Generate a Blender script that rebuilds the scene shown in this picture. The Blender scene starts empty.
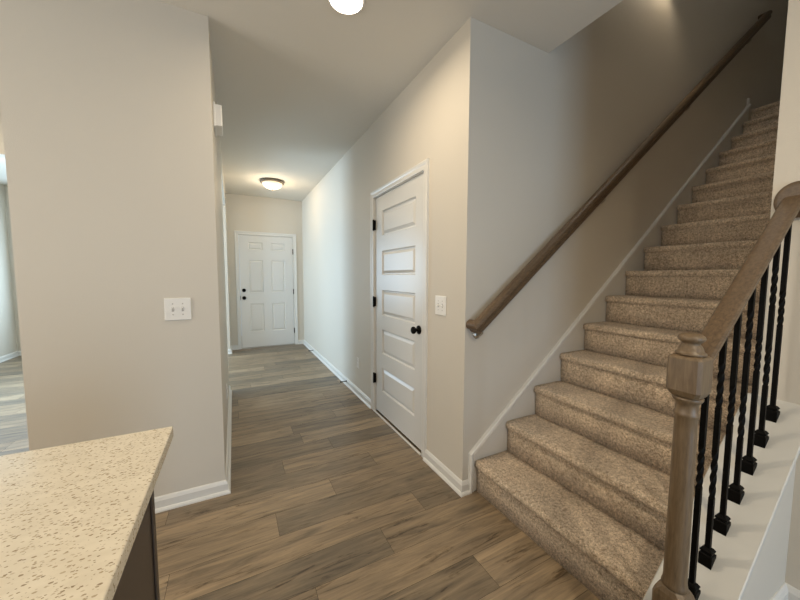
import bpy, bmesh, math, random
from mathutils import Vector, Matrix

sc = bpy.context.scene
COL = sc.collection
R = math.radians
random.seed(7)

# ------------------------------------------------------------------ camera
YAW, PITCH, ROLL, CAM_H, F_PX = 0.4754, 0.0723, -0.0034, 1.3172, 323.24
c_, s_ = math.cos(YAW), math.sin(YAW)
cp, sp = math.cos(PITCH), math.sin(PITCH)
right = Vector((c_, -s_, 0)); fwd = Vector((cp*s_, cp*c_, -sp)); up = Vector((sp*s_, sp*c_, cp))
cr, sr = math.cos(ROLL), math.sin(ROLL)
r2 = cr*right - sr*up; u2 = sr*right + cr*up
cam_data = bpy.data.cameras.new('camera')
cam_data.sensor_width = 36.0
cam_data.lens = F_PX * 36.0 / 800.0
cam_data.clip_start = 0.02
cam = bpy.data.objects.new('camera', cam_data)
COL.objects.link(cam)
M4 = Matrix((r2, u2, -fwd)).transposed().to_4x4()
M4.translation = (0, 0, CAM_H)
cam.matrix_world = M4
sc.camera = cam

# ------------------------------------------------------------------ look
sc.view_settings.view_transform = 'Standard'
sc.view_settings.look = 'None'
sc.view_settings.gamma = 1.0
sc.view_settings.use_curve_mapping = False
sc.view_settings.exposure = 0.0
sc.cycles.max_bounces = 10
sc.cycles.diffuse_bounces = 6
sc.cycles.caustics_reflective = False
sc.cycles.caustics_refractive = False
sc.cycles.sample_clamp_indirect = 6.0

w = bpy.data.worlds.new('outdoor_sky'); sc.world = w
w.use_nodes = True
w.node_tree.nodes['Background'].inputs['Color'].default_value = (0.62, 0.80, 1.0, 1)
w.node_tree.nodes['Background'].inputs['Strength'].default_value = 1.0

WARM = (1.0, 0.83, 0.60)
COOL = (0.58, 0.80, 1.0)

def area(name, loc, aim, sx, sy, power, color, spread=180, shape='RECTANGLE'):
    d = bpy.data.lights.new(name, 'AREA'); d.shape = shape; d.size = sx; d.size_y = sy
    d.energy = power; d.color = color; d.spread = R(spread)
    o = bpy.data.objects.new(name, d); COL.objects.link(o); o.location = loc
    o.rotation_euler = Vector(aim).to_track_quat('-Z', 'Y').to_euler()
    return o

# daylight coming through assumed windows, none of them in view
area('daylight_side_window', (-3.14, 5.05, 1.45), (1, 0, 0), 1.35, 1.55, 118, COOL, 150)
area('daylight_front_window', (-1.9, 7.50, 1.45), (0, -1, 0), 1.5, 1.55, 85, COOL)
area('daylight_patio_door', (0.90, -3.28, 1.10), (0, 1, 0), 1.5, 2.0, 64, (0.54, 0.76, 1.0))
area('daylight_kitchen_window', (-3.14, -1.25, 1.40), (1, 0, 0), 1.5, 1.7, 18, (1.0, 0.93, 0.82))
area('daylight_dining_window', (-3.14, 1.35, 1.40), (1, 0, 0), 1.5, 1.7, 48, (1.0, 0.93, 0.82))

# recessed ceiling lamps: (x, y, power); only the first is seen, the rest assumed
CANS = [(0.56, 1.705, 10.0), (0.56, -0.75, 22), (-1.55, 0.55, 2.5), (-1.55, -1.7, 7), (-2.2, 3.2, 13)]

# ------------------------------------------------------------------ geometry constants
H = 2.74
XR, YC, YF = 1.2007, 1.4965, 6.4346
XL, YL, XLE = -0.0803, 2.1614, -0.9037
YOP0, YOP1 = 4.085, 6.14           # opening in the hall's left wall
XO = 1.828                          # wall beside the stairs / edge of the stair opening
YW1, YW0 = 0.468, 0.350             # stair side wall faces
XS, RUN, RISE = 1.2752, 0.2498, 0.1957
ZU = RISE * 16                      # upper floor
HU = 5.57
BASE_H = 0.079

# ------------------------------------------------------------------ node helpers
def mat(name):
    m = bpy.data.materials.new(name); m.use_nodes = True
    nt = m.node_tree
    return m, nt, nt.nodes['Principled BSDF']
def N(nt, t, **kw):
    n = nt.nodes.new(t)
    for k, v in kw.items():
        if k in n.inputs: n.inputs[k].default_value = v
        else: setattr(n, k, v)
    return n
def L(nt, a, b): nt.links.new(a, b)
def ramp(nt, fac, stops):
    n = nt.nodes.new('ShaderNodeValToRGB'); e = n.color_ramp.elements
    while len(e) < len(stops): e.new(0.5)
    for el, (p, c) in zip(e, stops): el.position = p; el.color = (*c, 1)
    L(nt, fac, n.inputs['Fac']); return n
def coords(nt, scale=(1, 1, 1), rot=(0, 0, 0), kind='Object'):
    tc = nt.nodes.new('ShaderNodeTexCoord'); mp = nt.nodes.new('ShaderNodeMapping')
    mp.inputs['Scale'].default_value = scale; mp.inputs['Rotation'].default_value = rot
    L(nt, tc.outputs[kind], mp.inputs['Vector']); return mp.outputs['Vector']
def bump(nt, bs, h, strength, dist):
    b = nt.nodes.new('ShaderNodeBump'); b.inputs['Strength'].default_value = strength
    b.inputs['Distance'].default_value = dist
    L(nt, h, b.inputs['Height']); L(nt, b.outputs['Normal'], bs.inputs['Normal'])

def paint(name, col, rough, tex=0.0, tscale=260):
    m, nt, b = mat(name)
    b.inputs['Base Color'].default_value = (*col, 1); b.inputs['Roughness'].default_value = rough
    if tex:
        v = coords(nt)
        n = N(nt, 'ShaderNodeTexNoise', Scale=tscale, Detail=3.0); L(nt, v, n.inputs['Vector'])
        bump(nt, b, n.outputs['Fac'], tex, 0.002)
    return m
M_WALL = paint('wall_paint', (0.62, 0.572, 0.495), 0.62, 0.25, 180)
M_CEIL = paint('ceiling_paint', (0.68, 0.65, 0.59), 0.9, 0.3, 90)
M_TRIM = paint('trim_paint', (0.69, 0.675, 0.64), 0.32, 0.05, 60)
M_DOOR = paint('door_paint', (0.67, 0.66, 0.635), 0.34, 0.06, 60)
M_CAP = paint('cap_paint', (0.56, 0.55, 0.515), 0.40, 0.05, 60)
M_PLATE = paint('white_plastic', (0.80, 0.78, 0.74), 0.30)
M_SLOT = paint('grey_plastic', (0.42, 0.40, 0.37), 0.45)
M_DARK = paint('dark_gap', (0.02, 0.018, 0.016), 0.8)
M_BRONZE = paint('dark_bronze', (0.20, 0.155, 0.105), 0.42)
M_CABI = paint('espresso_cabinet', (0.060, 0.042, 0.030), 0.42, 0.06, 70)
M_NICKEL, nt_, b_ = mat('brushed_nickel')
b_.inputs['Base Color'].default_value = (0.50, 0.46, 0.40, 1); b_.inputs['Metallic'].default_value = 1; b_.inputs['Roughness'].default_value = 0.35
M_BLACK, nt_, b_ = mat('satin_black_iron')
b_.inputs['Base Color'].default_value = (0.0035, 0.003, 0.0025, 1); b_.inputs['Roughness'].default_value = 0.55; b_.inputs['Specular IOR Level'].default_value = 0.08
M_GLASS, nt_, b_ = mat('window_glass')
b_.inputs['Base Color'].default_value = (0.95, 0.98, 1, 1); b_.inputs['Roughness'].default_value = 0.02
b_.inputs['Transmission Weight'].default_value = 1; b_.inputs['IOR'].default_value = 1.05

def glow(name, col, st):
    m, nt, b = mat(name)
    b.inputs['Base Color'].default_value = (0.9, 0.85, 0.75, 1)
    b.inputs['Emission Color'].default_value = (*col, 1); b.inputs['Emission Strength'].default_value = st
    return m
M_LENS = glow('lit_lamp_lens', (1.0, 0.86, 0.66), 14)
M_DOME, nt_, b_ = mat('lit_alabaster_dome')
b_.inputs['Base Color'].default_value = (0.9, 0.82, 0.66, 1); b_.inputs['Roughness'].default_value = 0.25
v_ = coords(nt_)
n_ = N(nt_, 'ShaderNodeTexNoise', Scale=9.0, Detail=3.0); L(nt_, v_, n_.inputs['Vector'])
r_ = ramp(nt_, n_.outputs['Fac'], [(0.3, (1.0, 0.74, 0.42)), (0.7, (1.0, 0.90, 0.70))])
L(nt_, r_.outputs['Color'], b_.inputs['Emission Color']); b_.inputs['Emission Strength'].default_value = 0.85

# wood-look planks: tint and grain offset per plank through mesh attributes
def plank_mat():
    m, nt, b = mat('plank_floor')
    at = N(nt, 'ShaderNodeAttribute', attribute_name='plank')     # r: tint, g/b: grain offset
    sep = nt.nodes.new('ShaderNodeSeparateColor'); L(nt, at.outputs['Color'], sep.inputs['Color'])
    tc = nt.nodes.new('ShaderNodeTexCoord')
    off = nt.nodes.new('ShaderNodeCombineXYZ')
    L(nt, sep.outputs['Green'], off.inputs['X']); L(nt, sep.outputs['Blue'], off.inputs['Y'])
    sca = N(nt, 'ShaderNodeVectorMath', operation='SCALE'); sca.inputs['Scale'].default_value = 40
    L(nt, off.outputs['Vector'], sca.inputs[0])
    add = N(nt, 'ShaderNodeVectorMath', operation='ADD')
    L(nt, tc.outputs['Object'], add.inputs[0]); L(nt, sca.outputs['Vector'], add.inputs[1])
    mp = nt.nodes.new('ShaderNodeMapping'); mp.inputs['Scale'].default_value = (1.0, 9.0, 1.0)
    L(nt, add.outputs['Vector'], mp.inputs['Vector'])
    g1 = N(nt, 'ShaderNodeTexNoise', Scale=2.6, Detail=6.0, Roughness=0.62, Distortion=0.7); L(nt, mp.outputs['Vector'], g1.inputs['Vector'])
    mp2 = nt.nodes.new('ShaderNodeMapping'); mp2.inputs['Scale'].default_value = (1.6, 60.0, 1.0)
    L(nt, add.outputs['Vector'], mp2.inputs['Vector'])
    g2 = N(nt, 'ShaderNodeTexNoise', Scale=2.0, Detail=4.0, Roughness=0.6); L(nt, mp2.outputs['Vector'], g2.inputs['Vector'])
    mp3 = nt.nodes.new('ShaderNodeMapping'); mp3.inputs['Scale'].default_value = (1.2, 10.0, 1.0)
    L(nt, add.outputs['Vector'], mp3.inputs['Vector'])
    g3 = N(nt, 'ShaderNodeTexNoise', Scale=2.6, Detail=5.0, Roughness=0.7, Distortion=1.2); L(nt, mp3.outputs['Vector'], g3.inputs['Vector'])
    tint = ramp(nt, sep.outputs['Red'], [(0.0, (0.155, 0.123, 0.086)), (0.35, (0.205, 0.157, 0.104)), (0.65, (0.262, 0.195, 0.124)), (1.0, (0.335, 0.254, 0.166))])
    gr = ramp(nt, g1.outputs['Fac'], [(0.30, (0.50, 0.51, 0.54)), (0.46, (0.92, 0.92, 0.92)), (0.66, (1.30, 1.28, 1.24))])
    mx = N(nt, 'ShaderNodeMix', data_type='RGBA', blend_type='MULTIPLY'); mx.inputs[0].default_value = 1.0
    L(nt, tint.outputs['Color'], mx.inputs[6]); L(nt, gr.outputs['Color'], mx.inputs[7])
    f2 = ramp(nt, g2.outputs['Fac'], [(0.25, (0.80, 0.80, 0.80)), (0.75, (1.14, 1.13, 1.12))])
    mx2 = N(nt, 'ShaderNodeMix', data_type='RGBA', blend_type='MULTIPLY'); mx2.inputs[0].default_value = 1.0
    L(nt, mx.outputs[2], mx2.inputs[6]); L(nt, f2.outputs['Color'], mx2.inputs[7])
    kn = ramp(nt, g3.outputs['Fac'], [(0.33, (0.26, 0.22, 0.18)), (0.40, (0.8, 0.78, 0.75)), (0.46, (1, 1, 1))])
    mx3 = N(nt, 'ShaderNodeMix', data_type='RGBA', blend_type='MULTIPLY'); mx3.inputs[0].default_value = 0.9
    L(nt, mx2.outputs[2], mx3.inputs[6]); L(nt, kn.outputs['Color'], mx3.inputs[7])
    L(nt, mx3.outputs[2], b.inputs['Base Color'])
    b.inputs['Roughness'].default_value = 0.40
    bump(nt, b, g2.outputs['Fac'], 0.18, 0.001)
    return m
M_PLANK = plank_mat()

def carpet_mat():
    m, nt, b = mat('carpet_pile')
    v = coords(nt)
    a = N(nt, 'ShaderNodeTexNoise', Scale=260.0, Detail=2.0, Roughness=0.7); L(nt, v, a.inputs['Vector'])
    c = N(nt, 'ShaderNodeTexNoise', Scale=78.0, Detail=5.0, Roughness=0.85); L(nt, v, c.inputs['Vector'])
    d = N(nt, 'ShaderNodeTexNoise', Scale=9.0, Detail=2.0); L(nt, v, d.inputs['Vector'])
    col = ramp(nt, c.outputs['Fac'], [(0.36, (0.24, 0.170, 0.108)), (0.45, (0.52, 0.405, 0.290)), (0.55, (0.72, 0.580, 0.430)), (0.64, (0.92, 0.79, 0.62))])
    sp1 = ramp(nt, a.outputs['Fac'], [(0.36, (0.50, 0.47, 0.44)), (0.50, (1, 1, 1)), (0.64, (1.25, 1.22, 1.2))])
    mx = N(nt, 'ShaderNodeMix', data_type='RGBA', blend_type='MULTIPLY'); mx.inputs[0].default_value = 0.9
    L(nt, col.outputs['Color'], mx.inputs[6]); L(nt, sp1.outputs['Color'], mx.inputs[7])
    sh = ramp(nt, d.outputs['Fac'], [(0.35, (0.90, 0.90, 0.90)), (0.65, (1.08, 1.08, 1.08))])
    mx2 = N(nt, 'ShaderNodeMix', data_type='RGBA', blend_type='MULTIPLY'); mx2.inputs[0].default_value = 1
    L(nt, mx.outputs[2], mx2.inputs[6]); L(nt, sh.outputs['Color'], mx2.inputs[7])
    L(nt, mx2.outputs[2], b.inputs['Base Color'])
    b.inputs['Roughness'].default_value = 1.0
    b.inputs['Specular IOR Level'].default_value = 0.1
    b.inputs['Sheen Weight'].default_value = 0.25; b.inputs['Sheen Roughness'].default_value = 0.5
    ad = N(nt, 'ShaderNodeMath', operation='ADD'); L(nt, a.outputs['Fac'], ad.inputs[0]); L(nt, c.outputs['Fac'], ad.inputs[1])
    bump(nt, b, ad.outputs['Value'], 0.9, 0.006)
    return m
M_CARPET = carpet_mat()

def wood_mat(name, c0, c1, scale=(1, 1, 1), rough=0.42):
    m, nt, b = mat(name)
    v = coords(nt, scale)
    a = N(nt, 'ShaderNodeTexNoise', Scale=14.0, Detail=7.0, Roughness=0.68, Distortion=0.4); L(nt, v, a.inputs['Vector'])
    r = ramp(nt, a.outputs['Fac'], [(0.30, c0), (0.52, tuple((x+y)/2 for x, y in zip(c0, c1))), (0.70, c1)])
    L(nt, r.outputs['Color'], b.inputs['Base Color'])
    b.inputs['Roughness'].default_value = rough
    bump(nt, b, a.outputs['Fac'], 0.2, 0.001)
    return m
M_RAIL = wood_mat('stained_oak_rail', (0.070, 0.043, 0.022), (0.165, 0.108, 0.060), (0.9, 9, 9))
M_NEWEL = wood_mat('stained_oak_newel', (0.100, 0.064, 0.034), (0.200, 0.138, 0.078), (9, 9, 0.9))

def quartz_mat():
    m, nt, b = mat('speckled_quartz')
    v = coords(nt, (0.62, 1.15, 1.0), (0, 0, 0.25))
    a = N(nt, 'ShaderNodeTexVoronoi', Scale=230.0, feature='F1'); L(nt, v, a.inputs['Vector'])
    n = N(nt, 'ShaderNodeTexNoise', Scale=600.0, Detail=2.0); L(nt, v, n.inputs['Vector'])
    # speck size varies by cell
    sp_ = nt.nodes.new('ShaderNodeSeparateColor'); L(nt, a.outputs['Color'], sp_.inputs['Color'])
    thr = N(nt, 'ShaderNodeMath', operation='MULTIPLY'); thr.inputs[1].default_value = 0.50; L(nt, sp_.outputs['Red'], thr.inputs[0])
    nadd = N(nt, 'ShaderNodeMath', operation='MULTIPLY_ADD'); nadd.inputs[1].default_value = 0.5; nadd.inputs[2].default_value = -0.23
    L(nt, n.outputs['Fac'], nadd.inputs[0])
    ds = N(nt, 'ShaderNodeMath', operation='ADD'); L(nt, a.outputs['Distance'], ds.inputs[0]); L(nt, nadd.outputs['Value'], ds.inputs[1])
    lt = N(nt, 'ShaderNodeMath', operation='LESS_THAN'); L(nt, ds.outputs['Value'], lt.inputs[0]); L(nt, thr.outputs['Value'], lt.inputs[1])
    spc = ramp(nt, sp_.outputs['Green'], [(0.0, (0.27, 0.20, 0.12)), (0.5, (0.42, 0.33, 0.21)), (1.0, (0.58, 0.49, 0.36))])
    n2 = N(nt, 'ShaderNodeTexNoise', Scale=40.0, Detail=3.0); L(nt, v, n2.inputs['Vector'])
    bg = ramp(nt, n2.outputs['Fac'], [(0.35, (0.69, 0.61, 0.475)), (0.65, (0.75, 0.67, 0.53))])
    mx = N(nt, 'ShaderNodeMix', data_type='RGBA')
    L(nt, lt.outputs['Value'], mx.inputs[0]); L(nt, bg.outputs['Color'], mx.inputs[6]); L(nt, spc.outputs['Color'], mx.inputs[7])
    L(nt, mx.outputs[2], b.inputs['Base Color']); b.inputs['Roughness'].default_value = 0.22
    return m
M_QUARTZ = quartz_mat()

# ------------------------------------------------------------------ mesh helpers
def link(name, bm, m, parent=None, smooth=False, origin=None):
    bmesh.ops.recalc_face_normals(bm, faces=bm.faces[:])
    if origin is not None: bmesh.ops.translate(bm, verts=bm.verts[:], vec=-Vector(origin))
    me = bpy.data.meshes.new(name); bm.to_mesh(me); bm.free()
    for mm in (m if isinstance(m, (list, tuple)) else [m]): me.materials.append(mm)
    if smooth:
        for p in me.polygons: p.use_smooth = True
    o = bpy.data.objects.new(name, me); COL.objects.link(o)
    if origin is not None: o.location = origin
    if parent: o.parent = parent
    return o
def box(bm, x0, x1, y0, y1, z0, z1, bev=0.0, seg=2):
    r = bmesh.ops.create_cube(bm, size=1.0)
    vs = r['verts']
    for v in vs:
        v.co = ((x0+x1)/2 + v.co.x*(x1-x0), (y0+y1)/2 + v.co.y*(y1-y0), (z0+z1)/2 + v.co.z*(z1-z0))
    if bev:
        es = list({e for v in vs for e in v.link_edges})
        bmesh.ops.bevel(bm, geom=es, offset=bev, segments=seg, affect='EDGES', profile=0.5)
def BOX(*a, **k):
    bm = bmesh.new(); box(bm, *a, **k); return bm
def prism(bm, pts, axis, a, b):
    """polygon pts extruded along axis from a to b; pts are the two other coordinates in xyz order"""
    def P(u, v, t):
        return {'x': (t, u, v), 'y': (u, t, v), 'z': (u, v, t)}[axis]
    A = [bm.verts.new(P(u, v, a)) for u, v in pts]; B = [bm.verts.new(P(u, v, b)) for u, v in pts]
    n = len(pts)
    bm.faces.new(A); bm.faces.new(B[::-1])
    for i in range(n): bm.faces.new((A[i], A[(i+1) % n], B[(i+1) % n], B[i]))
def lathe(bm, prof, center, axis='z', seg=32):
    """prof: list of (radius, height)"""
    rings = []
    cx, cy, cz = center
    def P(r, h, t):
        a, b = r*math.cos(t), r*math.sin(t)
        return {'z': (cx+a, cy+b, cz+h), 'x': (cx+h, cy+a, cz+b), 'y': (cx+a, cy+h, cz+b)}[axis]
    for r, h in prof:
        if r < 1e-5: rings.append([bm.verts.new(P(0, h, 0))])
        else: rings.append([bm.verts.new(P(r, h, 2*math.pi*i/seg)) for i in range(seg)])
    for a, b in zip(rings, rings[1:]):
        for i in range(seg):
            j = (i+1) % seg
            if len(a) == 1 and len(b) == 1: continue
            if len(a) == 1: bm.faces.new((a[0], b[i], b[j]))
            elif len(b) == 1: bm.faces.new((a[i], a[j], b[0]))
            else: bm.faces.new((a[i], a[j], b[j], b[i]))
    if len(rings[0]) > 1: bm.faces.new(rings[0][::-1])
    if len(rings[-1]) > 1: bm.faces.new(rings[-1])
def sweep(bm, sections):
    """sections: list of equal-length vertex loops (3-D points); capped"""
    rs = [[bm.verts.new(p) for p in s] for s in sections]
    n = len(rs[0])
    for a, b in zip(rs, rs[1:]):
        for i in range(n):
            j = (i+1) % n; bm.faces.new((a[i], a[j], b[j], b[i]))
    bm.faces.new(rs[0][::-1]); bm.faces.new(rs[-1])
def empty(name, loc=(0, 0, 0)):
    o = bpy.data.objects.new(name, None); COL.objects.link(o); o.location = loc; o.empty_display_size = 0.05
    return o
def adopt(root, *kids):
    """parent kids (built in world space) without moving them"""
    for k in kids:
        k.parent = root; k.location = Vector(k.location) - Vector(root.location)
def tag(o, label, cat, group=None, kind=None):
    o['label'] = label; o['category'] = cat
    if group: o['group'] = group
    if kind: o['kind'] = kind
    return o
def struct(o, label, cat): return tag(o, label, cat, None, 'structure')

# ------------------------------------------------------------------ floor (plank by plank, one mesh)
def build_floor():
    bm = bmesh.new()
    cl = bm.loops.layers.float_color.new('plank')
    rng = random.Random(21)
    PW, PL, G = 0.1775, 1.22, 0.0007
    x0, x1, y0, y1 = -3.3, 1.95, -3.5, 7.7
    fixed = {4: (0.17, .62, .30), 5: (0.515, .78, .52), 3: (0.93, .66, .28), 0: (0.97, .35, .85), 7: (0.27, .25, .62), 6: (.86, .36, .6), 2: (.645, .22, .55), 1: (.27, .45, .65)}
    k0 = int(math.floor((y0-0.945)/PW)); k1 = int(math.ceil((y1-0.945)/PW))
    for k in range(k0, k1):
        ya, yb = 0.945+PW*k, 0.945+PW*(k+1)
        off = fixed[k][0] if k in fixed else rng.uniform(0, PL)
        n0 = int(math.floor((x0-off)/PL)) ; n1 = int(math.ceil((x1-off)/PL))
        for n in range(n0, n1):
            xa, xb = max(x0, off+PL*n), min(x1, off+PL*(n+1))
            if xb-xa < 0.01: continue
            t = rng.random()
            if k in fixed:
                if n == -1: t = fixed[k][1]
                if n == 0: t = fixed[k][2]
            vs = [bm.verts.new(p) for p in ((xa+G, ya+G, 0), (xb-G, ya+G, 0), (xb-G, yb-G, 0), (xa+G, yb-G, 0))]
            f = bm.faces.new(vs)
            c = (t, rng.random(), rng.random(), 1)
            for lp in f.loops: lp[cl] = c
    ext = [bm.verts.new(p) for p in ((x0, y0, -0.002), (x1, y0, -0.002), (x1, y1, -0.002), (x0, y1, -0.002))]
    f = bm.faces.new(ext); f.material_index = 1
    low = [bm.verts.new((v.co.x, v.co.y, -0.12)) for v in ext]
    f = bm.faces.new(low[::-1]); f.material_index = 1
    for i in range(4):
        f = bm.faces.new((ext[i], low[i], low[(i+1) % 4], ext[(i+1) % 4])); f.material_index = 1
    me = bpy.data.meshes.new('floor'); bm.to_mesh(me); bm.free()
    me.materials.append(M_PLANK); me.materials.append(M_DARK)
    o = bpy.data.objects.new('floor', me); COL.objects.link(o)
    return o
struct(build_floor(), 'brown wood-look plank floor running through hall and kitchen', 'floor')

# ------------------------------------------------------------------ walls, ceiling
def wall(name, label, *boxes):
    bm = bmesh.new()
    for b in boxes: box(bm, *b)
    return struct(link(name, bm, M_WALL), label, 'wall')
TK = 0.12
# closet door opening in the right hall wall
DY0, DY1, DZ = 1.968, 2.870, 2.052
wall('wall_right', 'cream hall wall holding the panelled closet door',
     (XR, XR+TK, YC, DY0, 0, H), (XR, XR+TK, DY1, YF, 0, H), (XR, XR+TK, DY0, DY1, DZ, H))
# stair wall (faces the camera), rises to the upper floor
wall('wall_stair', 'greige wall climbing beside the carpeted stairs',
     (XR+TK, 6.5, YC, YC+TK, 0, HU))
# front wall with front door opening
FX0, FX1, FZ = 0.100, 1.022, 2.052
wall('wall_front', 'wall at the end of the hall around the front door',
     (XL-0.12, FX0, YF, YF+TK, 0, H), (FX1, XR+TK, YF, YF+TK, 0, H), (FX0, FX1, YF, YF+TK, FZ, H))
# left block: powder room walls
wall('wall_left', 'wide greige wall behind the counter with the double switch',
     (XLE, XL, YL, YOP0, 0, H))
wall('wall_hall_stub', 'short left wall piece beside the front door',
     (XL-TK, XL, YOP1, YF, 0, H))
wall('wall_opening_header', 'wall strip above the wide opening to the front room',
     (-3.19, XLE, YOP0-TK, YOP0, 2.318, H), (XL-TK, XL, YOP0, YOP1, 2.48, H))
# front room shell
WY0, WY1, WZ0, WZ1 = 4.35, 5.75, 0.65, 2.25
wall('wall_far_left', 'pale side wall of the front room seen past the left edge',
     (-3.31, -3.19, -3.4, -2.05, 0, H), (-3.31, -3.19, -0.45, 0.55, 0, H), (-3.31, -3.19, 2.15, WY0, 0, H), (-3.31, -3.19, WY1, 7.53, 0, H),
     (-3.31, -3.19, -2.05, -0.45, 0, 0.5), (-3.31, -3.19, -2.05, -0.45, 2.3, H),
     (-3.31, -3.19, 0.55, 2.15, 0, 0.5), (-3.31, -3.19, 0.55, 2.15, 2.3, H),
     (-3.31, -3.19, WY0, WY1, 0, WZ0), (-3.31, -3.19, WY0, WY1, WZ1, H))
wall('wall_front_room', 'front wall of the side room with an assumed window',
     (-3.31, -2.65, 7.53, 7.65, 0, H), (-1.15, -0.08, 7.53, 7.65, 0, H), (-2.65, -1.15, 7.53, 7.65, 0, 0.65), (-2.65, -1.15, 7.53, 7.65, 2.25, H),
     (XL-TK, XL, YF+TK, 7.53, 0, H))
# kitchen side
wall('wall_back', 'kitchen wall behind the camera with the assumed patio door',
     (-3.31, 0.10, -3.52, -3.4, 0, H), (1.70, 1.95, -3.52, -3.4, 0, H), (0.10, 1.70, -3.52, -3.4, 2.15, H))
wall('wall_stair_side', 'pale wall end beside the stair railing at right edge',
     (XO, XO+TK, -3.4, YW0, 0, H), (XO, 6.5, YW0, YW1, 0, HU))
# knee wall under the railing
SL = 0.783
def capz(x): return 0.855 + SL*(x-XO)
KX0 = 1.030
bm = bmesh.new()
prism(bm, [(KX0, 0), (XO, 0), (XO, capz(XO)-0.016), (KX0, capz(KX0)-0.016)], 'y', YW0, YW1)
struct(link('wall_railing', bm, M_WALL), 'low sloping wall under the black balusters', 'wall')
# upper stairwell
wall('wall_upper', 'dark end wall at the top of the stairs', (6.38, 6.5, YW1, YC, ZU, HU))
wall('wall_opening_edge', 'wall edge of the ceiling opening over the stairs', (XO-TK, XO, YW0, YC, H+0.06, HU))
bm = bmesh.new()
box(bm, -3.31, XO, -3.52, 7.65, H, H+0.06)
struct(link('ceiling', bm, M_CEIL), 'flat ceiling over hall and kitchen with lit lamps', 'ceiling')
struct(link('ceiling_upper', BOX(XO-TK, 6.5, YW1, YC, HU, HU+0.06), M_CEIL), 'ceiling high above the stairs', 'ceiling')
struct(link('floor_landing', BOX(XS+15*RUN+0.02, 6.38, YW1, YC, ZU-0.12, ZU), M_CARPET), 'carpeted landing at the top of the stairs', 'floor')

# ------------------------------------------------------------------ baseboards
def base_prof(t=0.014, h=BASE_H):
    # outwards distance, height: quarter-round shoe, board, eased top
    return [(0, 0), (t+0.013, 0), (t+0.012, 0.008), (t+0.007, 0.016), (t, 0.019), (t, h-0.020), (t-0.003, h-0.014), (t-0.006, h-0.006), (t-0.011, h), (0, h)]
def baseboard(name, label, segs, h=BASE_H):
    """segs: runs of ((x0,y0),(x1,y1),(nx,ny), ext0, ext1)"""
    bm = bmesh.new()
    for (a, b, n, e0, e1) in segs:
        a = Vector((*a, 0)); b = Vector((*b, 0)); n = Vector((*n, 0)); d = (b-a).normalized()
        secs = []
        for p, e, s in ((a, e0, -1), (b, e1, 1)):   # mitre: +1 outside corner, -1 inside corner, 0 square
            secs.append([p + n*o + Vector((0, 0, z)) + d*s*e*o for o, z in base_prof(h=h)])
        sweep(bm, secs)
    return struct(link(name, bm, M_TRIM), label, 'baseboard')
baseboard('baseboard_right', 'white baseboard along the right hall wall',
          [((XR, 1.915), (XR, YC), (-1, 0), 0, 1), ((XR, YC), (1.243, YC), (0, -1), 1, 0), ((XR, YF), (XR, 2.925), (-1, 0), -1, 0)])
baseboard('baseboard_front', 'white baseboard either side of the front door',
          [((XL, YF), (0.045, YF), (0, -1), -1, 0), ((1.078, YF), (XR, YF), (0, -1), 0, -1)])
baseboard('baseboard_left', 'white baseboard around the left wall corner',
          [((XLE, YL), (XL, YL), (0, -1), 1, 1), ((XL, YL), (XL, YOP0), (1, 0), 1, 1), ((XL, YOP0), (XLE, YOP0), (0, 1), 1, 1), ((XLE, YL), (XLE, YOP0), (-1, 0), 1, 1)])
baseboard('baseboard_hall_stub', 'white baseboard on the stub beside the front door',
          [((XL-TK, YOP1), (XL, YOP1), (0, -1), 0, 1), ((XL, YOP1), (XL, YF), (1, 0), 1, -1)])
baseboard('baseboard_far_left', 'white baseboard in the front room at left edge',
          [((-3.19, -3.4), (-3.19, 7.53), (1, 0), -1, -1), ((-3.19, 7.53), (-0.2, 7.53), (0, -1), -1, 0)])
baseboard('baseboard_railing', 'white baseboard below the railing at lower right',
          [((KX0, YW0), (XO, YW0), (0, -1), 0, -1), ((XO, YW0), (XO, -3.4), (-1, 0), -1, -1)], 0.165)

# ------------------------------------------------------------------ stair trim
# skirt board along the stair wall, with its moulded top
YSK = YC-0.0185
def skz(x): return 0.258 + 0.79*(x-1.259)
XE = 4.93
bm = bmesh.new()
prism(bm, [(1.250, 0.0), (XS+0.4, 0), (XE-0.004, ZU-0.75), (XE-0.004, skz(XE)-0.012), (1.250, skz(1.250)-0.012)], 'y', YC-0.0145, YC)
sk = struct(link('trim_1', bm, M_TRIM), 'white skirt board climbing the stair wall', 'skirt board')
# moulding strip swept up the slope then down the vertical front edge
mp_ = [(0.0, 0.0), (0.0175, 0.0), (0.0215, 0.006), (0.0215, 0.011), (0.0180, 0.014), (0.0180, 0.017), (0.0270, 0.022), (0.0270, 0.029), (0.019, 0.034), (0.0, 0.034)]
def mould_pts(x, z, nx, nz):   # profile laid across (nx,nz) from the board's edge inward
    return [(x - nx*(0.034-h), YC - d, z - nz*(0.034-h)) for d, h in mp_]
ang = math.atan(0.79)
nx, nz = -math.sin(ang), math.cos(ang)
# mitre at the lower corner
bx, bz = 1.243, skz(1.243)
half = (Vector((-1, 0)) + Vector((nx, nz))); half = half / (1 + (-nx))
bm = bmesh.new()
def sec_mitre():
    return [(bx - half.x*(0.034-h), YC-d, bz - half.y*(0.034-h)) for d, h in mp_]
sweep(bm, [[(bx + (0.034-h), YC-d, 0.0) for d, h in mp_], sec_mitre(), mould_pts(XE, skz(XE), nx, nz)])
sweep(bm, [[(XE-0.017+dx, YC-dy, skz(XE)-0.05) for dx, dy in ((-.012, 0), (.012, 0), (.012, .018), (-.012, .018))],
           [(XE-0.017+dx, YC-dy, skz(XE)+0.055) for dx, dy in ((-.010, 0), (.010, 0), (.010, .016), (-.010, .016))]])
link('moulding', bm, M_TRIM, sk)
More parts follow.
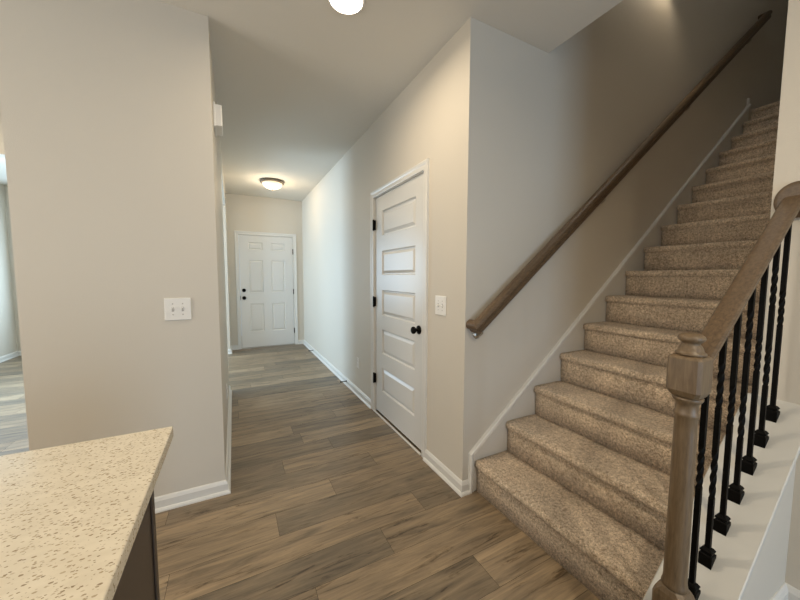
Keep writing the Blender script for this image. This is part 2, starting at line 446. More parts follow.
# sloping cap on the low wall
bm = bmesh.new()
CX0 = 1.005
P0, P1 = 0.317, 0.494
def capsec(x, q=0.0):
    z = capz(x)
    return [(x, P0, z-0.016), (x, P0, z-0.003), (x, P0+0.003, z), (x, P1-0.004, z), (x, P1, z-0.004), (x, P1, z-0.016)]
sweep(bm, [capsec(CX0), capsec(XO)])
struct(link('trim_2', bm, M_CAP), 'sloping white cap board the balusters stand on', 'cap board')
bm = bmesh.new()
for ya, yb in ((YW0-0.012, YW0), (YW1, YW1+0.012)):
    prism(bm, [(KX0, capz(KX0)-0.048), (XO, capz(XO)-0.048), (XO, capz(XO)-0.0155), (KX0, capz(KX0)-0.0155)], 'y', ya, yb)
struct(link('trim_3', bm, M_TRIM), 'thin white moulding under the sloping cap board', 'moulding')

# ------------------------------------------------------------------ carpeted stairs
stairs = tag(empty('carpeted_staircase', (XS, 1.0, 0)), 'straight flight of stairs in speckled beige-brown carpet', 'stairs')
YS0, YS1 = YW1+0.0125, YC-0.0205
for k in range(16):
    xn, zt = XS+RUN*k, RISE*(k+1)
    xr_ = xn+0.020                       # riser face
    zb = RISE*k
    xend = xn+RUN+0.020 if k < 15 else xn+0.10
    rr = 0.017
    prof = [(xr_, zb if k == 0 else zb-0.004), (xr_, zt-0.050), (xr_+0.006, zt-0.046), (xn+0.004, zt-0.040)]
    for i in range(7):                   # rolled nosing
        a = math.pi*1.0 - i*(math.pi*0.5)/6
        prof.append((xn+rr+rr*math.cos(a), zt-rr-0.010+ (rr+0.010)*math.sin(a)))
    prof += [(xn+0.07, zt+0.001), (xend-0.03, zt), (xend, zt), (xend, zb if k == 0 else zb-0.004)]
    NY = 26
    secs = []
    ph = random.uniform(0, 6)
    for j in range(NY+1):
        y = YS0 + (YS1-YS0)*j/NY
        e = 0.002*math.sin(y*17+ph) + 0.0012*math.sin(y*41+ph*2)
        secs.append([(px + (e if (i > 0 and px < xn+0.05) else 0), y, pz + (e*0.6 if (pz > zt-0.04) else 0)) for i, (px, pz) in enumerate(prof)])
    bm = bmesh.new(); sweep(bm, secs)
    st = link('step', bm, M_CARPET, None, True)
    st.data.polygons[0].use_smooth = True
    adopt(stairs, st)

# ------------------------------------------------------------------ newel post
NX, NY_ = 1.086, 0.4035
newel = tag(empty('newel_post', (NX, NY_, 0.27)), 'brown stained wooden newel post with turned shaft and round knob top', 'post')
def square_block(bm, h, z0, z1, ch, top_round=True, bottom_plane=None):
    def loop(hh, c, z):
        pts = [(-hh, -hh+c), (-hh+c, -hh), (hh-c, -hh), (hh, -hh+c), (hh, hh-c), (hh-c, hh), (-hh+c, hh), (-hh, hh-c)]
        return [(NX+a, NY_+b, (z(NX+a) if callable(z) else z)) for a, b in pts]
    return loop
hb = 0.0378
bm = bmesh.new()
lp = square_block(bm, hb, 0, 0, 0)
sweep(bm, [lp(hb-0.012, 0.012, 0.996), lp(hb-0.006, 0.009, 1.001), lp(hb, 0.007, 1.016), lp(hb, 0.007, 1.102), lp(hb-0.004, 0.007, 1.108), lp(hb-0.010, 0.010, 1.111)])
b1 = link('upper_block', bm, M_NEWEL, None, False, (NX, NY_, 1.05))
bm = bmesh.new()
sweep(bm, [lp(hb, 0.005, lambda x: capz(x)+0.0005), lp(hb, 0.005, 0.418), lp(hb-0.003, 0.008, 0.432), lp(hb-0.008, 0.014, 0.444), lp(hb-0.011, 0.014, 0.447)])
b2 = link('base_block', bm, M_NEWEL, None, False, (NX, NY_, 0.33))
bm = bmesh.new()
lathe(bm, [(0.026, 0.445), (0.0305, 0.450), (0.0280, 0.459), (0.0268, 0.472), (0.0262, 0.60), (0.0255, 0.75), (0.0250, 0.90), (0.0248, 0.940),
           (0.0268, 0.944), (0.0280, 0.949), (0.0268, 0.954), (0.0250, 0.958), (0.0245, 0.974), (0.0262, 0.980), (0.0300, 0.985), (0.0330, 0.990), (0.0335, 0.996), (0.030, 0.998)], (NX, NY_, 0), seg=40)
b3 = link('shaft', bm, M_NEWEL, None, True, (NX, NY_, 0.7))
bm = bmesh.new()
lathe(bm, [(0.029, 1.110), (0.0335, 1.113), (0.0330, 1.117), (0.029, 1.120), (0.0270, 1.124), (0.0255, 1.130), (0.0225, 1.136), (0.0190, 1.140), (0.0190, 1.143),
           (0.0225, 1.146), (0.0280, 1.151), (0.0295, 1.156), (0.0280, 1.161), (0.0220, 1.166), (0.0120, 1.169), (0, 1.170)], (NX, NY_, 0), seg=40)
b4 = link('knob_top', bm, M_NEWEL, None, True, (NX, NY_, 1.14))
adopt(newel, b1, b2, b3, b4)

# ------------------------------------------------------------------ stair railing over the balusters
def rail_profile(hw, hh):
    """closed loop of (y, n): y across, n up; moulded handrail section"""
    h = [(0.0, hh), (hw*0.45, hh*0.95), (hw*0.80, hh*0.72), (hw*0.98, hh*0.36), (hw*0.98, hh*0.10), (hw*0.80, -hh*0.16), (hw*0.66, -hh*0.32), (hw*0.66, -hh*0.78), (hw*0.60, -hh)]
    return h + [(-a, b) for a, b in h[::-1] if a > 0]
RY = 0.4035
def railz(x): return 1.602 + SL*(x-1.83)     # centre line
ra = math.atan(SL)
rl = tag(empty('stair_rail', (1.14, RY, railz(1.14))), 'brown wooden handrail sloping up from the newel post over black balusters', 'handrail')
ph_ = [(0.0, 0.026), (0.014, 0.0255), (0.023, 0.023), (0.028, 0.016), (0.028, 0.004), (0.023, -0.004), (0.018, -0.010), (0.016, -0.022), (0.014, -0.034)]
pr = ph_ + [(-a, b) for a, b in ph_[::-1] if a > 0]
RYC = 0.410
bm = bmesh.new()
def rsec(x, tilt=None):
    # sections cut by a vertical plane: heights stretch by 1/cos
    return [(x, RYC+a, railz(x)+b) for a, b in pr]
sweep(bm, [rsec(NX+0.0390), rsec(1.45), rsec(XO-0.016)])
o = link('rail', bm, M_RAIL, None, False)
me = o.data
adopt(rl, o); 
# oval rosette on the wall end
bm = bmesh.new()
n = 40
secs = []
for dx, f in ((0.0, 1.0), (-0.009, 1.0), (-0.013, 0.97), (-0.0155, 0.90), (-0.0165, 0.80)):
    secs.append([(XO+dx, 0.402+0.059*f*math.cos(2*math.pi*i/n), 1.600+0.066*f*math.sin(2*math.pi*i/n)) for i in range(n)])
sweep(bm, secs)
o = link('rosette', bm, M_RAIL, None, False, (XO, 0.402, 1.6)); adopt(rl, o)

# ------------------------------------------------------------------ balusters
def baluster(name, x, twists, label):
    z0 = capz(x)
    ztop = railz(x) - 0.0345
    root = tag(empty(name, (x, RY, z0)), label, 'baluster', 'black iron balusters under the stair rail')
    bm = bmesh.new()
    h = 0.0064
    zs = []
    z = z0+0.004
    secs = []
    rel_end = ztop - z0
    knots = [0.004]
    for a, b in twists: knots += [a + (b-a)*i/24 for i in range(25)]
    knots += [rel_end]
    def twist_at(r):
        t = 0
        for a, b in twists:
            t += 2*math.pi*1.0*max(0, min(1, (r-a)/(b-a)))
        return t
    nk = len(knots)
    for i, r in enumerate(knots):
        t = twist_at(r)
        inside = any(a < r < b for a, b in twists)
        hh = h*0.90 if inside else h
        pts = []
        for (sx, sy) in ((-1, -1), (-0.25, -0.82 if inside else -1), (0.25, -0.82 if inside else -1), (1, -1), (1, 1), (-1, 1)) if False else ((-1, -1), (1, -1), (1, 1), (-1, 1)):
            px, py = sx*hh, sy*hh
            qx = px*math.cos(t)-py*math.sin(t); qy = px*math.sin(t)+py*math.cos(t)
            zz = z0 + r
            if i == nk-1: zz += SL*qx
            if i == 0: zz += SL*qx
            pts.append((x+qx, RY+qy, zz))
        secs.append(pts)
    sweep(bm, secs)
    bar = link('bar', bm, M_BLACK, None, False, (x, RY, z0))
    bm = bmesh.new()
    def sq(hh, z, slope=False):
        return [(x+a*hh, RY+b*hh, z + (SL*a*hh if slope else 0)) for a, b in ((-1, -1), (1, -1), (1, 1), (-1, 1))]
    sweep(bm, [sq(0.0150, z0+0.0008, True), sq(0.0160, z0+0.004, True), sq(0.0160, z0+0.026), sq(0.0130, z0+0.029), sq(0.0118, z0+0.032),
               sq(0.0150, z0+0.035), sq(0.0150, z0+0.038), sq(0.0100, z0+0.045), sq(0.0068, z0+0.047)])
    shoe = link('shoe', bm, M_BLACK, None, False, (x, RY, z0))
    adopt(root, bar, shoe)
    return root
SINGLE = [(0.345, 0.470)]; DOUBLE = [(0.207, 0.356), (0.492, 0.632)]
BL = ['black iron baluster with one twist, right beside the newel post',
      'black iron baluster with two twists, second from the newel post',
      'black iron baluster with one twist, third from the newel post',
      'black iron baluster with two twists, fourth and middle of the seven',
      'black iron baluster with one twist, third from the pale wall end',
      'black iron baluster with two twists, next but one to the pale wall end',
      'black iron baluster with one twist, topmost beside the pale wall end']
for i in range(7):
    baluster('baluster', 1.1960+0.0938*i, SINGLE if i % 2 == 0 else DOUBLE, BL[i])

# ------------------------------------------------------------------ wall handrail on the stair wall
HY = YC-0.060
def hz(x): return 1.048 + 0.794*(x-1.262)
wr = tag(empty('wall_handrail', (1.264, HY, hz(1.264))), 'long brown wooden handrail mounted on the stair wall', 'handrail')
pw = rail_profile(0.031, 0.037)
ha = math.atan(0.80)
dirv = Vector((math.cos(ha), 0, math.sin(ha))); nrm = Vector((-math.sin(ha), 0, math.cos(ha)))
bm = bmesh.new()
def wsec(p, mitre=0.0, far=0.0):
    # mitre: shift along the rail proportional to y (45 deg return towards the wall)
    out = []
    for a, b in pw:
        q = Vector(p) + Vector((0, a, 0)) + nrm*b + dirv*(mitre*(a))
        out.append(q)
    return out
pA = Vector((1.240, HY, hz(1.240))); pB = Vector((5.05, HY, hz(5.05)))
def ret(p, sgn):   # section of the return where it meets the wall
    return [Vector((p.x, YC-0.0005, p.z)) + nrm*b - dirv*(sgn*a) for a, b in pw]
sweep(bm, [ret(pA, -1), wsec(pA, 1.0), wsec(pB, -1.0), ret(pB, 1)])
o = link('rail', bm, M_RAIL, None, False); adopt(wr, o)
for bx_ in (1.285, 2.40, 3.55, 4.70):
    bm = bmesh.new()
    zc = hz(bx_) - 0.050
    lathe(bm, [(0.0, 0.0), (0.024, 0.0), (0.024, -0.004), (0.019, -0.008), (0.008, -0.010)], (bx_, YC, zc-0.045), axis='y', seg=20)
    path = [Vector((bx_, YC-0.008, zc-0.045)), Vector((bx_, YC-0.035, zc-0.043)), Vector((bx_, YC-0.053, zc-0.028)), Vector((bx_, YC-0.059, zc-0.004))]
    secs = []
    for i, p in enumerate(path):
        t = (path[min(i+1, 3)] - path[max(i-1, 0)]).normalized(); s1 = Vector((1, 0, 0)); s2 = t.cross(s1)
        secs.append([p + 0.0065*(s1*math.cos(2*math.pi*j/10) + s2*math.sin(2*math.pi*j/10)) for j in range(10)])
    sweep(bm, secs)
    o = link('bracket', bm, M_NICKEL, None, True); o['label'] = 'small metal rail bracket'; adopt(wr, o)

# ------------------------------------------------------------------ doors
def panel_face(bm, rects, u0, u1, z0, z1, P, depth=0.013):
    """door face in (u,z) with moulded sunken panels; P(u,z,d) maps to the world, d = distance in front of the face"""
    us = sorted({u0, u1, *[r[0] for r in rects], *[r[1] for r in rects]})
    zs = sorted({z0, z1, *[r[2] for r in rects], *[r[3] for r in rects]})
    def inside(u, z): return any(r[0] < u < r[1] and r[2] < z < r[3] for r in rects)
    cache = {}
    def V(u, z, d):
        k = (round(u, 5), round(z, 5), round(d, 5))
        if k not in cache: cache[k] = bm.verts.new(P(u, z, d))
        return cache[k]
    for a, b in zip(us, us[1:]):
        for c, d in zip(zs, zs[1:]):
            if not inside((a+b)/2, (c+d)/2): bm.faces.new((V(a, c, 0), V(b, c, 0), V(b, d, 0), V(a, d, 0)))
    for r in rects:
        steps = [(0, 0), (0.009, -depth), (0.015, -depth), (0.038, -0.0015)]
        loops = []
        for ins, d in steps:
            a, b, c, e = r[0]+ins, r[1]-ins, r[2]+ins, r[3]-ins
            loops.append([V(a, c, d), V(b, c, d), V(b, e, d), V(a, e, d)])
        for l0, l1 in zip(loops, loops[1:]):
            for i in range(4): bm.faces.new((l0[i], l0[(i+1) % 4], l1[(i+1) % 4], l1[i]))
        bm.faces.new(loops[-1])
def casing(bm, u0, u1, zt, P, wd=0.058):
    """moulded casing around a door opening (u0..u1, top zt), mitred"""
    prof = [(0.0, 0.0), (0.0, 0.009), (0.010, 0.011), (0.030, 0.011), (0.040, 0.015), (wd-0.004, 0.017), (wd, 0.015), (wd, 0.0)]
    secs = [[P(u0-o, 0.0, d) for o, d in prof], [P(u0-o, zt+o, d) for o, d in prof], [P(u1+o, zt+o, d) for o, d in prof], [P(u1+o, 0.0, d) for o, d in prof]]
    sweep(bm, secs)
def knob_set(kind, parent, c, axis, sgn):
    bm = bmesh.new()
    pf = {'knob': [(0.0, 0.0), (0.032, 0.0), (0.033, 0.004), (0.031, 0.008), (0.018, 0.011), (0.011, 0.015), (0.011, 0.028), (0.018, 0.033), (0.026, 0.041), (0.0275, 0.049), (0.0255, 0.057), (0.018, 0.062), (0.0, 0.064)],
          'deadbolt': [(0.0, 0.0), (0.032, 0.0), (0.032, 0.006), (0.029, 0.012), (0.024, 0.016), (0.0, 0.017)]}[kind]
    lathe(bm, [(r, sgn*h) for r, h in pf], c, axis=axis, seg=28)
    return link(kind, bm, M_BLACK, parent, True)

# closet door on the right hall wall (faces -x)
d1 = struct(empty('door_1', (XR, (DY0+DY1)/2, 0)), 'white five-panel closet door on the right hall wall', 'door')
SY0, SY1, SZ0, SZ1 = 1.975, 2.863, 0.022, 2.046
XF = XR+0.010
Pd = lambda u, z, d: (XF-d, u, z)
bm = bmesh.new()
rz = [(0.240, 0.466), (0.602, 0.830), (0.961, 1.195), (1.332, 1.550), (1.690, 1.910)]
panel_face(bm, [(2.104, 2.714, a, b) for a, b in rz], SY0, SY1, SZ0, SZ1, Pd)
# edges and back
e = [Pd(SY0, SZ0, 0), Pd(SY1, SZ0, 0), Pd(SY1, SZ1, 0), Pd(SY0, SZ1, 0)]
ev = [bm.verts.new(p) for p in e]; bv = [bm.verts.new((XF+0.035, p[1], p[2])) for p in e]
for i in range(4): bm.faces.new((ev[i], ev[(i+1) % 4], bv[(i+1) % 4], bv[i]))
bm.faces.new(bv)
bmesh.ops.remove_doubles(bm, verts=bm.verts[:], dist=1e-5)
slab = link('slab', bm, M_DOOR); adopt(d1, slab)
o = link('threshold', BOX(XR-0.016, XR-0.001, DY0+0.004, DY1-0.004, 0.0002, 0.010, bev=0.002), M_TRIM); adopt(d1, o)
bm = bmesh.new(); casing(bm, DY0-0.004, DY1+0.004, DZ+0.002, lambda u, z, d: (XR-d, u, z)); o = link('casing', bm, M_TRIM); adopt(d1, o)
bm = bmesh.new()
for b in ((XR+0.001, XR+0.115, DY0, DY0+0.004, 0, DZ), (XR+0.001, XR+0.115, DY1-0.004, DY1, 0, DZ), (XR+0.001, XR+0.115, DY0, DY1, DZ-0.004, DZ)): box(bm, *b)
box(bm, XR+0.048, XR+0.060, SY0-0.003, SY1+0.003, 0.001, SZ1+0.002)
o = link('jamb', bm, M_TRIM); adopt(d1, o)
for zc in (0.332, 1.077, 1.800):
    bm = bmesh.new(); lathe(bm, [(0.0, -0.052), (0.006, -0.051), (0.009, -0.047), (0.009, 0.047), (0.006, 0.051), (0.0, 0.052)], (XR-0.009, 2.8665, zc), seg=14)
    box(bm, XR-0.004, XR+0.0095, 2.852, 2.8695, zc-0.044, zc+0.044)
    o = link('hinge', bm, M_BLACK); o['label'] = 'black door hinge'; adopt(d1, o)
kn = knob_set('knob', None, (XF, 2.041, 0.925), 'x', -1); kn['label'] = 'round black door knob'; adopt(d1, kn)
bm = BOX(XF-0.0015, XF+0.012, SY0-0.0015, SY0+0.002, 0.895, 0.955); o = link('latch_plate', bm, M_BLACK); adopt(d1, o)

# front door at the end of the hall (faces -y)
d2 = struct(empty('door_2', ((FX0+FX1)/2, YF, 0)), 'white six-panel front door at the end of the hall', 'door')
YS = YF+0.004
Pf = lambda u, z, d: (u, YS-d, z)
A0, A1, AZ0, AZ1 = 0.107, 1.014, 0.018, 2.045
rects = []
for (a, b) in ((0.252, 0.490), (0.631, 0.869)):
    rects += [(a, b, 0.300, 0.815), (a, b, 1.020, 1.605), (a, b, 1.790, 1.922)]
bm = bmesh.new()
panel_face(bm, rects, A0, A1, AZ0, AZ1, Pf, depth=0.010)
e = [Pf(A0, AZ0, 0), Pf(A1, AZ0, 0), Pf(A1, AZ1, 0), Pf(A0, AZ1, 0)]
ev = [bm.verts.new(p) for p in e]; bv = [bm.verts.new((p[0], YS+0.044, p[2])) for p in e]
for i in range(4): bm.faces.new((ev[i], ev[(i+1) % 4], bv[(i+1) % 4], bv[i]))
bm.faces.new(bv); bmesh.ops.remove_doubles(bm, verts=bm.verts[:], dist=1e-5)
o = link('slab', bm, M_DOOR); adopt(d2, o)
bm = bmesh.new(); casing(bm, FX0-0.004, FX1+0.004, FZ+0.002, lambda u, z, d: (u, YF-d, z)); o = link('casing', bm, M_TRIM); adopt(d2, o)
bm = bmesh.new()
for b in ((FX0, FX0+0.004, YF+0.001, YF+0.115, 0, FZ), (FX1-0.004, FX1, YF+0.001, YF+0.115, 0, FZ), (FX0, FX1, YF+0.001, YF+0.115, FZ-0.004, FZ)): box(bm, *b)
o = link('jamb', bm, M_TRIM); adopt(d2, o)
o = link('threshold', BOX(FX0+0.004, FX1-0.004, YF-0.03, YF+0.11, 0.0002, 0.014, bev=0.004), M_NICKEL); adopt(d2, o)
for zc in (0.276, 1.025, 1.780):
    bm = bmesh.new(); lathe(bm, [(0.0, -0.052), (0.006, -0.050), (0.0075, -0.046), (0.0075, 0.046), (0.006, 0.050), (0.0, 0.052)], (1.018, YF-0.008, zc), seg=14)
    o = link('hinge', bm, M_BLACK); o['label'] = 'black door hinge'; adopt(d2, o)
o = knob_set('deadbolt', None, (0.164, YS, 1.062), 'y', -1); o['label'] = 'round black deadbolt'; adopt(d2, o)
o = knob_set('knob', None, (0.165, YS, 0.924), 'y', -1); o['label'] = 'round black door knob'; adopt(d2, o)
o = link('strike_plate', BOX(FX0+0.0005, FX0+0.006, YF-0.004, YF+0.012, 0.89, 0.96), M_BLACK); adopt(d2, o)

# ------------------------------------------------------------------ assumed, unseen windows of the rooms (daylight)
def window(name, label, x0, x1, y0, y1, z0, z1, axis):
    root = struct(empty(name, ((x0+x1)/2, (y0+y1)/2, z0)), label, 'window')
    bm = bmesh.new(); t = 0.045
    if axis == 'x':
        for b in ((x0, x1, y0, y0+t, z0, z1), (x0, x1, y1-t, y1, z0, z1), (x0, x1, y0, y1, z0, z0+t), (x0, x1, y0, y1, z1-t, z1), (x0, x1, y0, y1, (z0+z1)/2-.02, (z0+z1)/2+.02)): box(bm, *b)
        g = BOX((x0+x1)/2-.003, (x0+x1)/2+.003, y0, y1, z0, z1)
    else:
        for b in ((x0, x0+t, y0, y1, z0, z1), (x1-t, x1, y0, y1, z0, z1), (x0, x1, y0, y1, z0, z0+t), (x0, x1, y0, y1, z1-t, z1), ((x0+x1)/2-.03, (x0+x1)/2+.03, y0, y1, z0, z1)): box(bm, *b)
        g = BOX(x0, x1, (y0+y1)/2-.003, (y0+y1)/2+.003, z0, z1)
    o = link('window_frame', bm, M_TRIM); adopt(root, o)
    o = link('pane', g, M_GLASS); adopt(root, o)
window('assumed_window_1', 'assumed white framed side window of the front room', -3.30, -3.25, WY0, WY1, WZ0, WZ1, 'x')
window('assumed_window_2', 'assumed white framed front window of the side room', -2.65, -1.15, 7.59, 7.64, 0.65, 2.25, 'y')
window('assumed_window_3', 'assumed white framed kitchen window behind the camera', -3.30, -3.25, -2.05, -0.45, 0.5, 2.3, 'x')
window('assumed_window_4', 'assumed white framed dining window left of the island', -3.30, -3.25, 0.55, 2.15, 0.5, 2.3, 'x')
window('assumed_door_3', 'assumed white framed sliding patio door behind the camera', 0.10, 1.70, -3.51, -3.46, 0.0, 2.15, 'y')

# ------------------------------------------------------------------ kitchen island
isl = tag(empty('kitchen_island', (-0.65, 0.0, 0)), 'dark brown kitchen island cabinet under the speckled counter', 'cabinet')
bm = bmesh.new(); box(bm, -1.10, -0.204, -1.05, 0.996, 0.09, 0.8835, bev=0.002); box(bm, -1.04, -0.264, -1.0, 0.95, 0.0, 0.0899)
o = link('body', bm, M_CABI); adopt(isl, o)
bm = bmesh.new(); box(bm, -0.2035, -0.199, 0.978, 1.002, 0.0, 0.883, bev=0.002)
o = link('corner_stile', bm, M_CABI); adopt(isl, o)
ct = tag(link('countertop', BOX(-1.15, -0.156, -1.10, 1.030, 0.884, 0.914, bev=0.003, seg=3), M_QUARTZ, None, False, (-0.65, 0, 0.9)),
         'cream speckled quartz countertop at the lower left', 'countertop')

# ------------------------------------------------------------------ switches and outlets
def screw(bm, c, axis, sgn):
    lathe(bm, [(0.0, 0.0), (0.0035, 0.0), (0.003, sgn*0.001), (0.0, sgn*0.0012)], c, axis=axis, seg=12)
# double switch on the left wall
sx, sz = -0.2795, 1.1325
sw = tag(empty('light_switch', (sx, YL, sz)), 'white two-toggle switch plate on the wide left wall', 'switch')
o = link('plate', BOX(sx-0.0620, sx+0.0620, YL-0.0065, YL-0.0002, sz-0.0620, sz+0.0620, bev=0.0035, seg=3), M_PLATE); adopt(sw, o)
for dx in (-0.023, 0.023):
    bm = bmesh.new(); box(bm, sx+dx-0.0055, sx+dx+0.0055, YL-0.0070, YL-0.0060, sz-0.0125, sz+0.0125)
    o = link('toggle_slot', bm, M_SLOT); adopt(sw, o)
    bm = bmesh.new()
    sweep(bm, [[(sx+dx+a*0.0042, YL-0.0068, sz+b*0.006-0.001) for a, b in ((-1, -1), (1, -1), (1, 1), (-1, 1))],
               [(sx+dx+a*0.0034, YL-0.0190, sz+b*0.0035+0.0085) for a, b in ((-1, -1), (1, -1), (1, 1), (-1, 1))]])
    o = link('toggle', bm, M_PLATE); adopt(sw, o)
    for dz in (0.030, -0.030):
        bm = bmesh.new(); screw(bm, (sx+dx, YL-0.0065, sz+dz), 'y', -1); o = link('screw', bm, M_SLOT); adopt(sw, o)
# switch by the closet door
sy, sz = 1.747, 1.1300
sw = tag(empty('light_switch', (XR, sy, sz)), 'white toggle switch plate between closet door and wall corner', 'switch')
o = link('plate', BOX(XR-0.0065, XR-0.0002, sy-0.0600, sy+0.0600, sz-0.0630, sz+0.0630, bev=0.0035, seg=3), M_PLATE); adopt(sw, o)
for dy in (-0.023, 0.023):
    o = link('toggle_slot', BOX(XR-0.0070, XR-0.0060, sy+dy-0.0055, sy+dy+0.0055, sz-0.0125, sz+0.0125), M_SLOT); adopt(sw, o)
    bm = bmesh.new()
    sweep(bm, [[(XR-0.0068, sy+dy+a*0.0042, sz+b*0.006) for a, b in ((-1, -1), (1, -1), (1, 1), (-1, 1))],
               [(XR-0.0190, sy+dy+a*0.0034, sz+b*0.0035-0.0085) for a, b in ((-1, -1), (1, -1), (1, 1), (-1, 1))]])
    o = link('toggle', bm, M_PLATE); adopt(sw, o)
    for dz in (0.030, -0.030):
        bm = bmesh.new(); screw(bm, (XR-0.0065, sy+dy, sz+dz), 'x', -1); o = link('screw', bm, M_SLOT); adopt(sw, o)
# outlets
def outlet_x(label, x, sgn, y, z):
    r = tag(empty('wall_outlet', (x, y, z)), label, 'outlet')
    xs = sorted((x+sgn*0.0002, x+sgn*0.006))
    o = link('plate', BOX(xs[0], xs[1], y-0.036, y+0.036, z-0.058, z+0.058, bev=0.0028, seg=3), M_PLATE); adopt(r, o)
    for dz in (-0.020, 0.020):
        xs = sorted((x+sgn*0.0055, x+sgn*0.0082))
        bm = BOX(xs[0], xs[1], y-0.0165, y+0.0165, z+dz-0.0135, z+dz+0.0135, bev=0.0012)
        o = link('socket', bm, M_PLATE); adopt(r, o)
        bm = bmesh.new()
        xs = sorted((x+sgn*0.0080, x+sgn*0.0086))
        for dy in (-0.006, 0.006): box(bm, xs[0], xs[1], y+dy-0.001, y+dy+0.001, z+dz-0.003, z+dz+0.005)
        o = link('slots', bm, M_DARK); o.parent = None; adopt(r, o)
outlet_x('white wall outlet low on the right hall wall past the closet door', XR, -1, 3.335, 0.365)
outlet_x('white wall outlet low on the left hall wall, seen edge-on', XL, 1, 3.05, 0.345)

# ------------------------------------------------------------------ door chime box on the left hall wall
ch = tag(empty('door_chime', (XL, 2.52, 2.34)), 'white box mounted high on the left hall wall', 'chime')
o = link('cover', BOX(XL+0.0005, XL+0.047, 2.43, 2.60, 2.272, 2.405, bev=0.005, seg=2), M_PLATE); adopt(ch, o)
o = link('back_plate', BOX(XL+0.0002, XL+0.010, 2.422, 2.608, 2.264, 2.413, bev=0.002), M_PLATE); adopt(ch, o)

# ------------------------------------------------------------------ door stops on the right baseboard
def door_stop(y, label):
    xb = XR-0.014; z = 0.045
    r = tag(empty('door_stop', (xb, y, z)), label, 'door stop', 'black door stops on the right baseboard')
    bm = bmesh.new(); lathe(bm, [(0.0, 0.0), (0.013, 0.0), (0.012, -0.004), (0.006, -0.007), (0.0, -0.007)], (xb, y, z), axis='x', seg=18)
    o = link('base', bm, M_BLACK); adopt(r, o)
    bm = bmesh.new()
    lathe(bm, [(0.0, -0.006), (0.0052, -0.006)] + [(0.0052 if i % 2 else 0.0042, -0.008-0.0016*i) for i in range(34)] + [(0.0, -0.064)], (xb, y, z), axis='x', seg=14)
    o = link('spring', bm, M_BLACK); adopt(r, o)
    bm = bmesh.new(); lathe(bm, [(0.0, -0.062), (0.008, -0.062), (0.0085, -0.068), (0.0075, -0.077), (0.0, -0.078)], (xb, y, z), axis='x', seg=18)
    o = link('tip', bm, M_BLACK); adopt(r, o)
door_stop(3.725, 'black door stop on the right baseboard nearer the closet door')
door_stop(5.57, 'small black door stop on the right baseboard close to the front door')

# ------------------------------------------------------------------ ceiling lamps
for i, (x, y, pw_) in enumerate(CANS):
    lbl = ['bright round recessed ceiling light at the top edge over the hall entrance', 'assumed unseen round recessed ceiling light over the kitchen near the stairs', 'assumed unseen round recessed ceiling light over the island',
           'assumed unseen round recessed ceiling light deep in the kitchen', 'assumed unseen round recessed ceiling light left of the wide wall'][i]
    r = tag(empty('recessed_light', (x, y, H)), lbl, 'ceiling light', 'recessed ceiling lights')
    bm = bmesh.new(); lathe(bm, [(0.084, -0.0002), (0.096, -0.0002), (0.094, -0.006), (0.088, -0.009), (0.084, -0.006)], (x, y, H), seg=40)
    o = link('trim_ring', bm, M_PLATE, None, True); adopt(r, o)
    bm = bmesh.new(); lathe(bm, [(0.0, -0.0085), (0.045, -0.0082), (0.0845, -0.0065), (0.0845, -0.001), (0.0, -0.001)], (x, y, H), seg=40)
    o = link('lens', bm, M_LENS, None, True); adopt(r, o)
    a = area('recessed_lamp', (x, y, H-0.016), (0, 0, -1), 0.13, 0.13, pw_, WARM, 168, 'DISK')
    a.parent = r; a.location = (0, 0, -0.016)
# flush-mount dome in the hall
fx, fy = 0.5616, 5.29
r = tag(empty('flush_mount_light', (fx, fy, H)), 'lit alabaster dome ceiling light with bronze rim near the front door', 'ceiling light')
bm = bmesh.new(); lathe(bm, [(0.0, -0.0002), (0.150, -0.0002), (0.168, -0.010), (0.172, -0.022), (0.166, -0.034), (0.150, -0.040), (0.140, -0.036), (0.0, -0.034)], (fx, fy, H), seg=48)
o = link('rim', bm, M_BRONZE, None, True); o['label'] = 'dark bronze rim'; adopt(r, o)
bm = bmesh.new()
lathe(bm, [(0.142, -0.038)] + [(0.142*math.cos(a), -0.038-0.084*math.sin(a)) for a in [R(9*i) for i in range(1, 10)]] + [(0.0, -0.122)], (fx, fy, H), seg=48)
o = link('dome', bm, M_DOME, None, True); adopt(r, o)
bm = bmesh.new(); lathe(bm, [(0.0, -0.120), (0.012, -0.121), (0.013, -0.126), (0.007, -0.131), (0.009, -0.137), (0.004, -0.143), (0.0, -0.144)], (fx, fy, H), seg=20)
o = link('finial', bm, M_BRONZE, None, True); adopt(r, o)
pd = bpy.data.lights.new('dome_lamp', 'POINT'); pd.energy = 10.5; pd.color = (1.0, 0.80, 0.54); pd.shadow_soft_size = 0.10
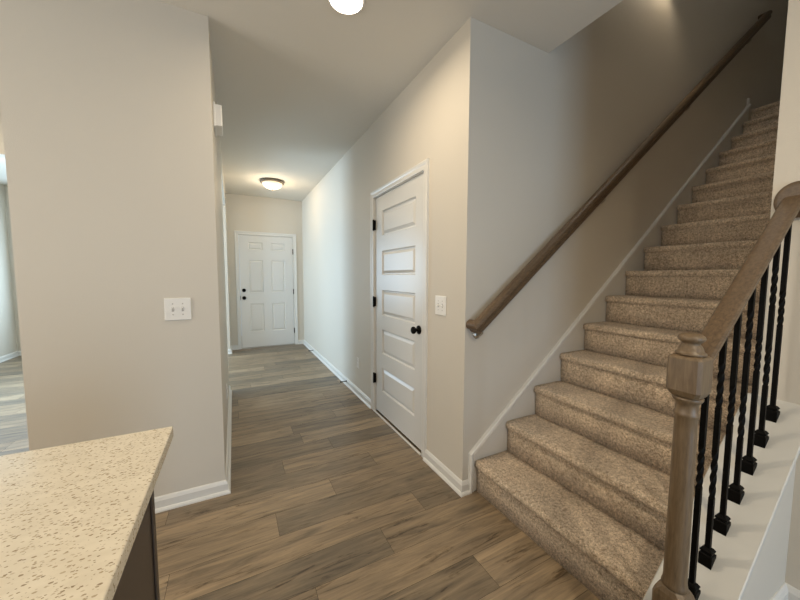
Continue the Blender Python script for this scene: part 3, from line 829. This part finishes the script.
po = bpy.data.objects.new('dome_lamp', pd); COL.objects.link(po); po.parent = r; po.location = (0, 0, -0.24)
# added fill light, shaped as a ceiling fixture, to brighten the upper stairwell
ux, uy = 2.75, 0.98
r = tag(empty('added_stairwell_fill', (ux, uy, HU)), 'added unseen fill light shaped as a round ceiling fixture, high above the carpeted steps', 'ceiling light')
bm = bmesh.new(); lathe(bm, [(0.0, -0.0002), (0.150, -0.0002), (0.155, -0.020), (0.140, -0.030), (0.0, -0.030)], (ux, uy, HU), seg=40)
o = link('rim', bm, M_PLATE, None, True); adopt(r, o)
bm = bmesh.new(); lathe(bm, [(0.138, -0.030), (0.120, -0.070), (0.070, -0.095), (0.0, -0.102)], (ux, uy, HU), seg=40)
o = link('dome', bm, M_DOME, None, True); adopt(r, o)
pd = bpy.data.lights.new('stairwell_fill_lamp', 'POINT'); pd.energy = 11; pd.color = (0.86, 0.94, 1.0); pd.shadow_soft_size = 0.12
po = bpy.data.objects.new('stairwell_fill_lamp', pd); COL.objects.link(po); po.parent = r; po.location = (0, 0, -0.26)
# assumed unseen wall lamp, placed for the warm glow high in the stairwell
lx, lz = 3.07, 3.80
r = tag(empty('assumed_wall_sconce', (lx, YC, lz)), 'assumed small lamp, out of view, high on the stair wall above the handrail', 'wall light')
bm = bmesh.new(); lathe(bm, [(0.0, -0.0002), (0.055, -0.0002), (0.053, -0.012), (0.030, -0.018), (0.012, -0.05), (0.0, -0.05)], (lx, YC, lz), axis='y', seg=28)
o = link('back_plate', bm, M_BRONZE, None, True); adopt(r, o)
bm = bmesh.new(); lathe(bm, [(0.035, 0.075), (0.052, -0.070), (0.049, -0.070), (0.032, 0.072)], (lx, YC-0.075, lz), seg=28)
o = link('shade', bm, M_PLATE, None, True); adopt(r, o)
pd = bpy.data.lights.new('assumed_sconce_lamp', 'POINT'); pd.energy = 9.0; pd.color = (1.0, 0.84, 0.62); pd.shadow_soft_size = 0.02
po = bpy.data.objects.new('assumed_sconce_lamp', pd); COL.objects.link(po); po.parent = r; po.location = (0, -0.075, -0.02)
